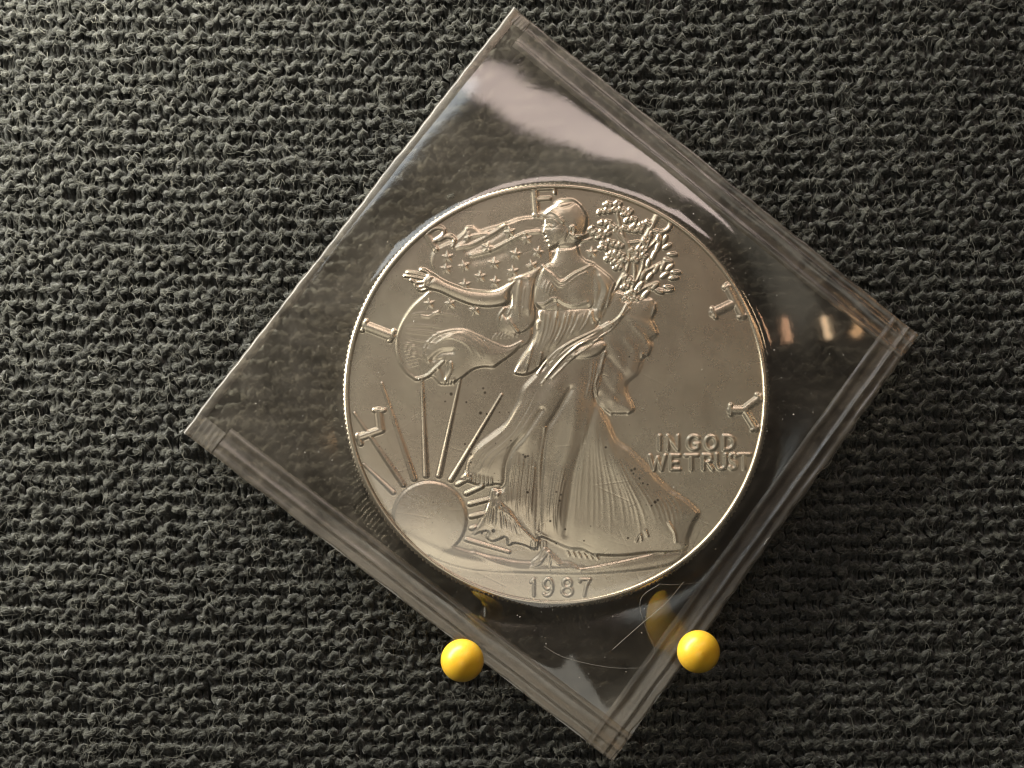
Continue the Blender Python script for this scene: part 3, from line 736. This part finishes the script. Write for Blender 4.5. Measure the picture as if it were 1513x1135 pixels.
# keep the relief below the rim top near the rim
Z = np.where(R_ > 18.9, np.minimum(Z, -0.05), Z)
VG = Pg + PN * Z[..., None]
CB = CC - PN * COIN_T
coin = empty('silver_coin', CB, 'large tarnished silver coin with a striding robed figure and rising sun in relief, dated 1987', 'coin')
R_IN = 19.68
cell = (R_[:-1, :-1] < R_IN) & (R_[1:, 1:] < R_IN) & (R_[1:, :-1] < R_IN) & (R_[:-1, 1:] < R_IN)
LABC = LAB[:-1, :-1]
idx = np.arange(X.size).reshape(X.shape)
quads = np.stack([idx[1:, :-1], idx[1:, 1:], idx[:-1, 1:], idx[:-1, :-1]], -1)
VF, NF, SF = VG.reshape(-1, 3), NRM.reshape(-1, 3), ST.ravel()
made = {}
for k, (nm, par) in NAMES.items():
    f = quads[cell & (LABC == k)]
    if len(f) < 6: continue
    u, inv = np.unique(f.ravel(), return_inverse=True)
    pr = made.get(par, coin) if par is not None else coin
    o = mesh_obj(nm, VF[u], inv.reshape(-1, 4), SILVER, pr, CB, normals=NF[u])
    at = o.data.attributes.new('stain', 'FLOAT', 'POINT'); at.data.foreach_set('value', SF[u].astype(np.float32))
    made[k] = o

def lathe(name, prof, n, parent, reed=None, mat=SILVER):
    th = np.arange(n) / n * 2 * math.pi
    V = []
    for i, (r, z) in enumerate(prof):
        rr = np.full(n, r) - (reed[i] * (np.arange(n) % 4 < 2) if reed else 0)
        V.append(CC + rr[:, None] * (np.cos(th)[:, None] * U_ + np.sin(th)[:, None] * V_) + PN * z)
    V = np.concatenate(V); m = len(prof)
    i = np.arange(m - 1)[:, None] * n; j = np.arange(n)[None]; k = (j + 1) % n
    F = np.stack([i + j, i + n + j, i + n + k, i + k], -1).reshape(-1, 4)
    return mesh_obj(name, V, F, mat, parent, CB)
lathe('rim', [(19.52, -.36), (19.57, -.25), (19.61, -.17), (19.66, -.08), (19.71, -.025), (19.77, 0), (19.86, .005), (19.96, -.01), (20.06, -.05), (20.09, -.09)], 720, coin)
lathe('reeded_edge', [(20.08, -.07), (20.17, -.12), (20.27, -.22), (20.32, -.45), (20.32, -COIN_T + .4), (20.1, -COIN_T + .05), (19.6, -COIN_T), (10, -COIN_T), (.01, -COIN_T)], 1080, coin, reed=[0, .03, .09, .13, .13, .05, 0, 0, 0])

# ------------------------------------------------------------------ vinyl holder
CORN = on_plane([760, 905, 1358, 272], [12, 1125, 495, 640], 0)    # top, bottom, right, left
TOP, BOT, RGT, LFT = CORN
HB = LFT * .25 + RGT * .25 + TOP * .25 + BOT * .25 - PN * 1.7
holder = empty('coin_holder', HB, 'square clear vinyl coin flip with welded seams lying corner up round the coin', 'coin holder')
NG = 220
uu, vv = np.meshgrid(np.linspace(0, 1, NG), np.linspace(0, 1, NG))   # u: from fold (top-left side) to right; v: from top side down
# bilinear: (u=0,v=0) TOP, (u=0,v=1) LFT, (u=1,v=0) RGT, (u=1,v=1) BOT
def bil(u, v):
    u = np.asarray(u)[..., None]; v = np.asarray(v)[..., None]
    return TOP * (1 - u) * (1 - v) + LFT * (1 - u) * v + RGT * u * (1 - v) + BOT * u * v
base = bil(uu, vv)
# seams: v=0 side (top-right edge), v=1 side (lower-left edge), u=1 side (lower-right edge); fold: u=0
SEAM = 0.058
rr = np.hypot((base - CC) @ U_, (base - CC) @ V_)
def drape(level, obstacle_r, side):
    z = np.zeros((NG, NG)); fixed = (vv < SEAM) | (vv > 1 - SEAM) | (uu > 1 - SEAM) | (uu < .008)
    obs = rr < obstacle_r
    z[obs] = level
    for it in range(3500):
        zn = z.copy()
        zn[1:-1, 1:-1] = (z[:-2, 1:-1] + z[2:, 1:-1] + z[1:-1, :-2] + z[1:-1, 2:]) / 4
        zn[obs] = level; zn[fixed] = 0
        z = zn
    return z
z1 = drape(COIN_T / 2 + .24, 20.3, 1)
# ease the crease at the coin edge and seam
def soft(z, n):
    for _ in range(n):
        zz = z.copy(); zz[1:-1, 1:-1] = (z[:-2, 1:-1] + z[2:, 1:-1] + z[1:-1, :-2] + z[1:-1, 2:] + 2 * z[1:-1, 1:-1]) / 6; z = zz
    return z
zf = soft(z1, 16) + .06
zb = -soft(z1, 24) - .06
gi = np.arange(NG * NG).reshape(NG, NG)
GF = np.stack([gi[:-1, :-1], gi[1:, :-1], gi[1:, 1:], gi[:-1, 1:]], -1).reshape(-1, 4)
front = mesh_obj('front_sheet', (base + PN * zf[..., None]).reshape(-1, 3), GF, FRONT, holder, HB)
bk = mesh_obj('back_sheet', (base + PN * (zb * .95)[..., None]).reshape(-1, 3), GF, BACK, holder, HB)

def seam(name, a, b, inward, prof, wav=.10, seed=1, t0=0.0, t1=1.0, mat=WELD):
    """a long strip along a->b; prof = [(distance inward mm, height mm)...]"""
    n = 160; t = np.linspace(t0, t1, n); r = np.random.default_rng(seed)
    L = np.linalg.norm(b - a)
    wv = sum(r.normal(0, wav / 3) * np.sin(t * L * f + r.uniform(0, 6)) for f in (.25, .5, .9, 1.7, 2.9))
    wv2 = sum(r.normal(0, .015) * np.sin(t * L * f + r.uniform(0, 6)) for f in (.3, .7, 1.3))
    V = []
    for i, (d, h) in enumerate(prof):
        e = wv if d < .25 else wv2
        V.append(a + (b - a) * t[:, None] + inward * (d + e)[:, None] + PN * (h + .02 * r.normal(0, 1) * np.sin(t * 37 + i))[:, None])
    m = len(prof); V = np.concatenate(V)
    i = np.arange(m - 1)[:, None] * n; j = np.arange(n - 1)[None]
    F = np.stack([i + j, i + j + 1, i + n + j + 1, i + n + j], -1).reshape(-1, 4)
    cap = [np.array([k * n + q for k in range(m)]) for q in (0, n - 1)]
    return mesh_obj(name, V, F, mat, holder, HB, smooth=True)
def inn(a, b, c):
    e = (b - a) / np.linalg.norm(b - a); w = c - a; w = w - (w @ e) * e; return w / np.linalg.norm(w)
cen = (TOP + BOT + LFT + RGT) / 4
PROF = [(d_, h_ * .6 if h_ > 0 else h_) for d_, h_ in [(0.0, -.30), (0.02, .10), (.10, .26), (.30, .30), (.45, .20), (.75, .12), (.95, .16), (1.10, .42), (1.22, .46), (1.35, .30), (1.7, .18), (2.1, .17), (2.4, .22), (2.55, .46), (2.75, .52), (2.95, .34), (3.1, .10)]]
seam('weld_seam', TOP, RGT, inn(TOP, RGT, cen), PROF, .16, 1, .045, 1.0)
seam('weld_seam', LFT, BOT, inn(LFT, BOT, cen), PROF, .16, 2, .065, 1.0)
seam('weld_seam', RGT, BOT, inn(RGT, BOT, cen), [(d_, h_ if d_ < 2.2 else .10 + (h_ - .10) * .45) for d_, h_ in PROF], .18, 3)
seam('fold', TOP, LFT, inn(TOP, LFT, cen), [(.1, -1.0), (-.12, -.7), (-.2, -.3), (-.15, .1), (0.0, .25), (.2, .28), (.5, .2), (.8, .1)], .04, 4, mat=FOLD)
seam('tab', TOP, TOP + (RGT - TOP) * .043, inn(TOP, RGT, cen), [(0.02, -.2), (.05, .12), (.3, .18), (1.0, .2), (1.3, .18)], .02, 5)
seam('tab', LFT, LFT + (BOT - LFT) * .063, inn(LFT, BOT, cen), [(0.02, -.2), (.05, .12), (.3, .18), (1.0, .2), (2.4, .18)], .02, 6)
# ------------------------------------------------------------------ ball-head pins
def ico(cx, r, seg=40, rings=24):
    th = np.arange(seg) / seg * 2 * math.pi; V = []
    for k in range(rings + 1):
        p = math.pi * (k / rings) * .999 + .0005
        V.append(np.stack([r * math.sin(p) * np.cos(th), r * math.sin(p) * np.sin(th), np.full(seg, r * math.cos(p))], 1))
    V = np.concatenate(V) + cx
    i = np.arange(rings)[:, None] * seg; j = np.arange(seg)[None]; k = (j + 1) % seg
    return V, np.stack([i + j, i + seg + j, i + seg + k, i + k], -1).reshape(-1, 4)
def pin(px, py, z, r, foot, label):
    c = on_level(px, py, z)
    f = c + np.array([foot[0], foot[1], -z - 2.5])
    root = empty('ball_head_pin', (f[0], f[1], -.3), label, 'pin', 'yellow pins holding the coin flip')
    org = (f[0], f[1], -.3)
    v, fc = ico(c, r)
    mesh_obj('head', v, fc, YELLOW, root, org)
    ax = (c - f) / np.linalg.norm(c - f)
    v, fc = tube([f, f + (c - f) * .5, c - ax * r * .8], .28, 10); mesh_obj('shaft', v, fc, STEEL, root, org)
    v, fc = tube([c - ax * (r + .35), c - ax * (r * .9)], [.45, .7], 14); mesh_obj('collar', v, fc, YELLOW, root, org)
pin(683, 976, 8.0, 1.965, (-.5, -.5), 'yellow ball-head pin at the lower left edge of the coin holder')
pin(1032, 963, 8.0, 1.965, (.6, -.5), 'yellow ball-head pin at the lower right edge of the coin holder')

# ------------------------------------------------------------------ lint and dust on the film
def film_at(px, py, up=.03):
    p = on_plane(px, py, 0)
    g = base.reshape(-1, 3); k = ((g[None] - np.asarray(p)[:, None]) ** 2).sum(-1).argmin(1)
    h = zf.reshape(-1)[k]
    return on_plane(px, py, h.mean()) * 0 + np.array([on_plane(np.array(a), np.array(b), hh + up) for a, b, hh in zip(px, py, h)])
def hair(pts, rad, label):
    p = smooth(pts); q = film_at(p[:, 0], p[:, 1])
    v, f = tube(q, np.linspace(1, .6, len(q)) * rad, 6)
    o = mesh_obj('lint_fibre', v, f, LINT, None, q[0])
    tag(o, label, 'lint', 'stray fibres on the coin holder')
hair([(1010, 860), (985, 890), (950, 920), (925, 942), (905, 960)], .022, 'straight pale fibre slanting down between the coin and the right pin')
hair([(975, 863), (950, 880), (946, 900), (955, 930), (966, 955), (964, 970), (950, 986)], .014, 'thin looping hair curling down below the coin')
hair([(804, 955), (830, 970), (870, 981), (910, 987), (950, 987)], .012, 'faint shallow curved hair low in the bottom corner of the holder')
hair([(972, 863), (1000, 864), (1040, 860)], .013, 'short nearly level hair just below the coin at right')
dv, df = [], []
for _ in range(260):
    while True:
        u, v = RNG.uniform(.07, .93, 2)
        if rr[int(v * (NG - 1)), int(u * (NG - 1))] > 20.4 or RNG.uniform() < .25: break
    p = bil(u, v) + PN * (zf[int(v * (NG - 1)), int(u * (NG - 1))] + .04)
    s = RNG.uniform(.02, .06) * (1 if RNG.uniform() < .93 else 1.8)
    k = len(dv); q = RNG.normal(0, 1, (6, 3)) * .25 + [[1, 0, 0], [0, 1, 0], [-1, 0, 0], [0, -1, 0], [0, 0, .6], [0, 0, -.4]]
    dv += [p + a * s for a in q]
    df += [(k + a, k + b, k + c) for a, b, c in ((0, 1, 4), (1, 2, 4), (2, 3, 4), (3, 0, 4), (1, 0, 5), (2, 1, 5), (3, 2, 5), (0, 3, 5))]
d = mesh_obj('dust', np.array(dv), df, LINT, None, (0, 0, 1), smooth=False)
tag(d, 'tiny pale dust specks scattered over the clear film', 'dust', kind='stuff')
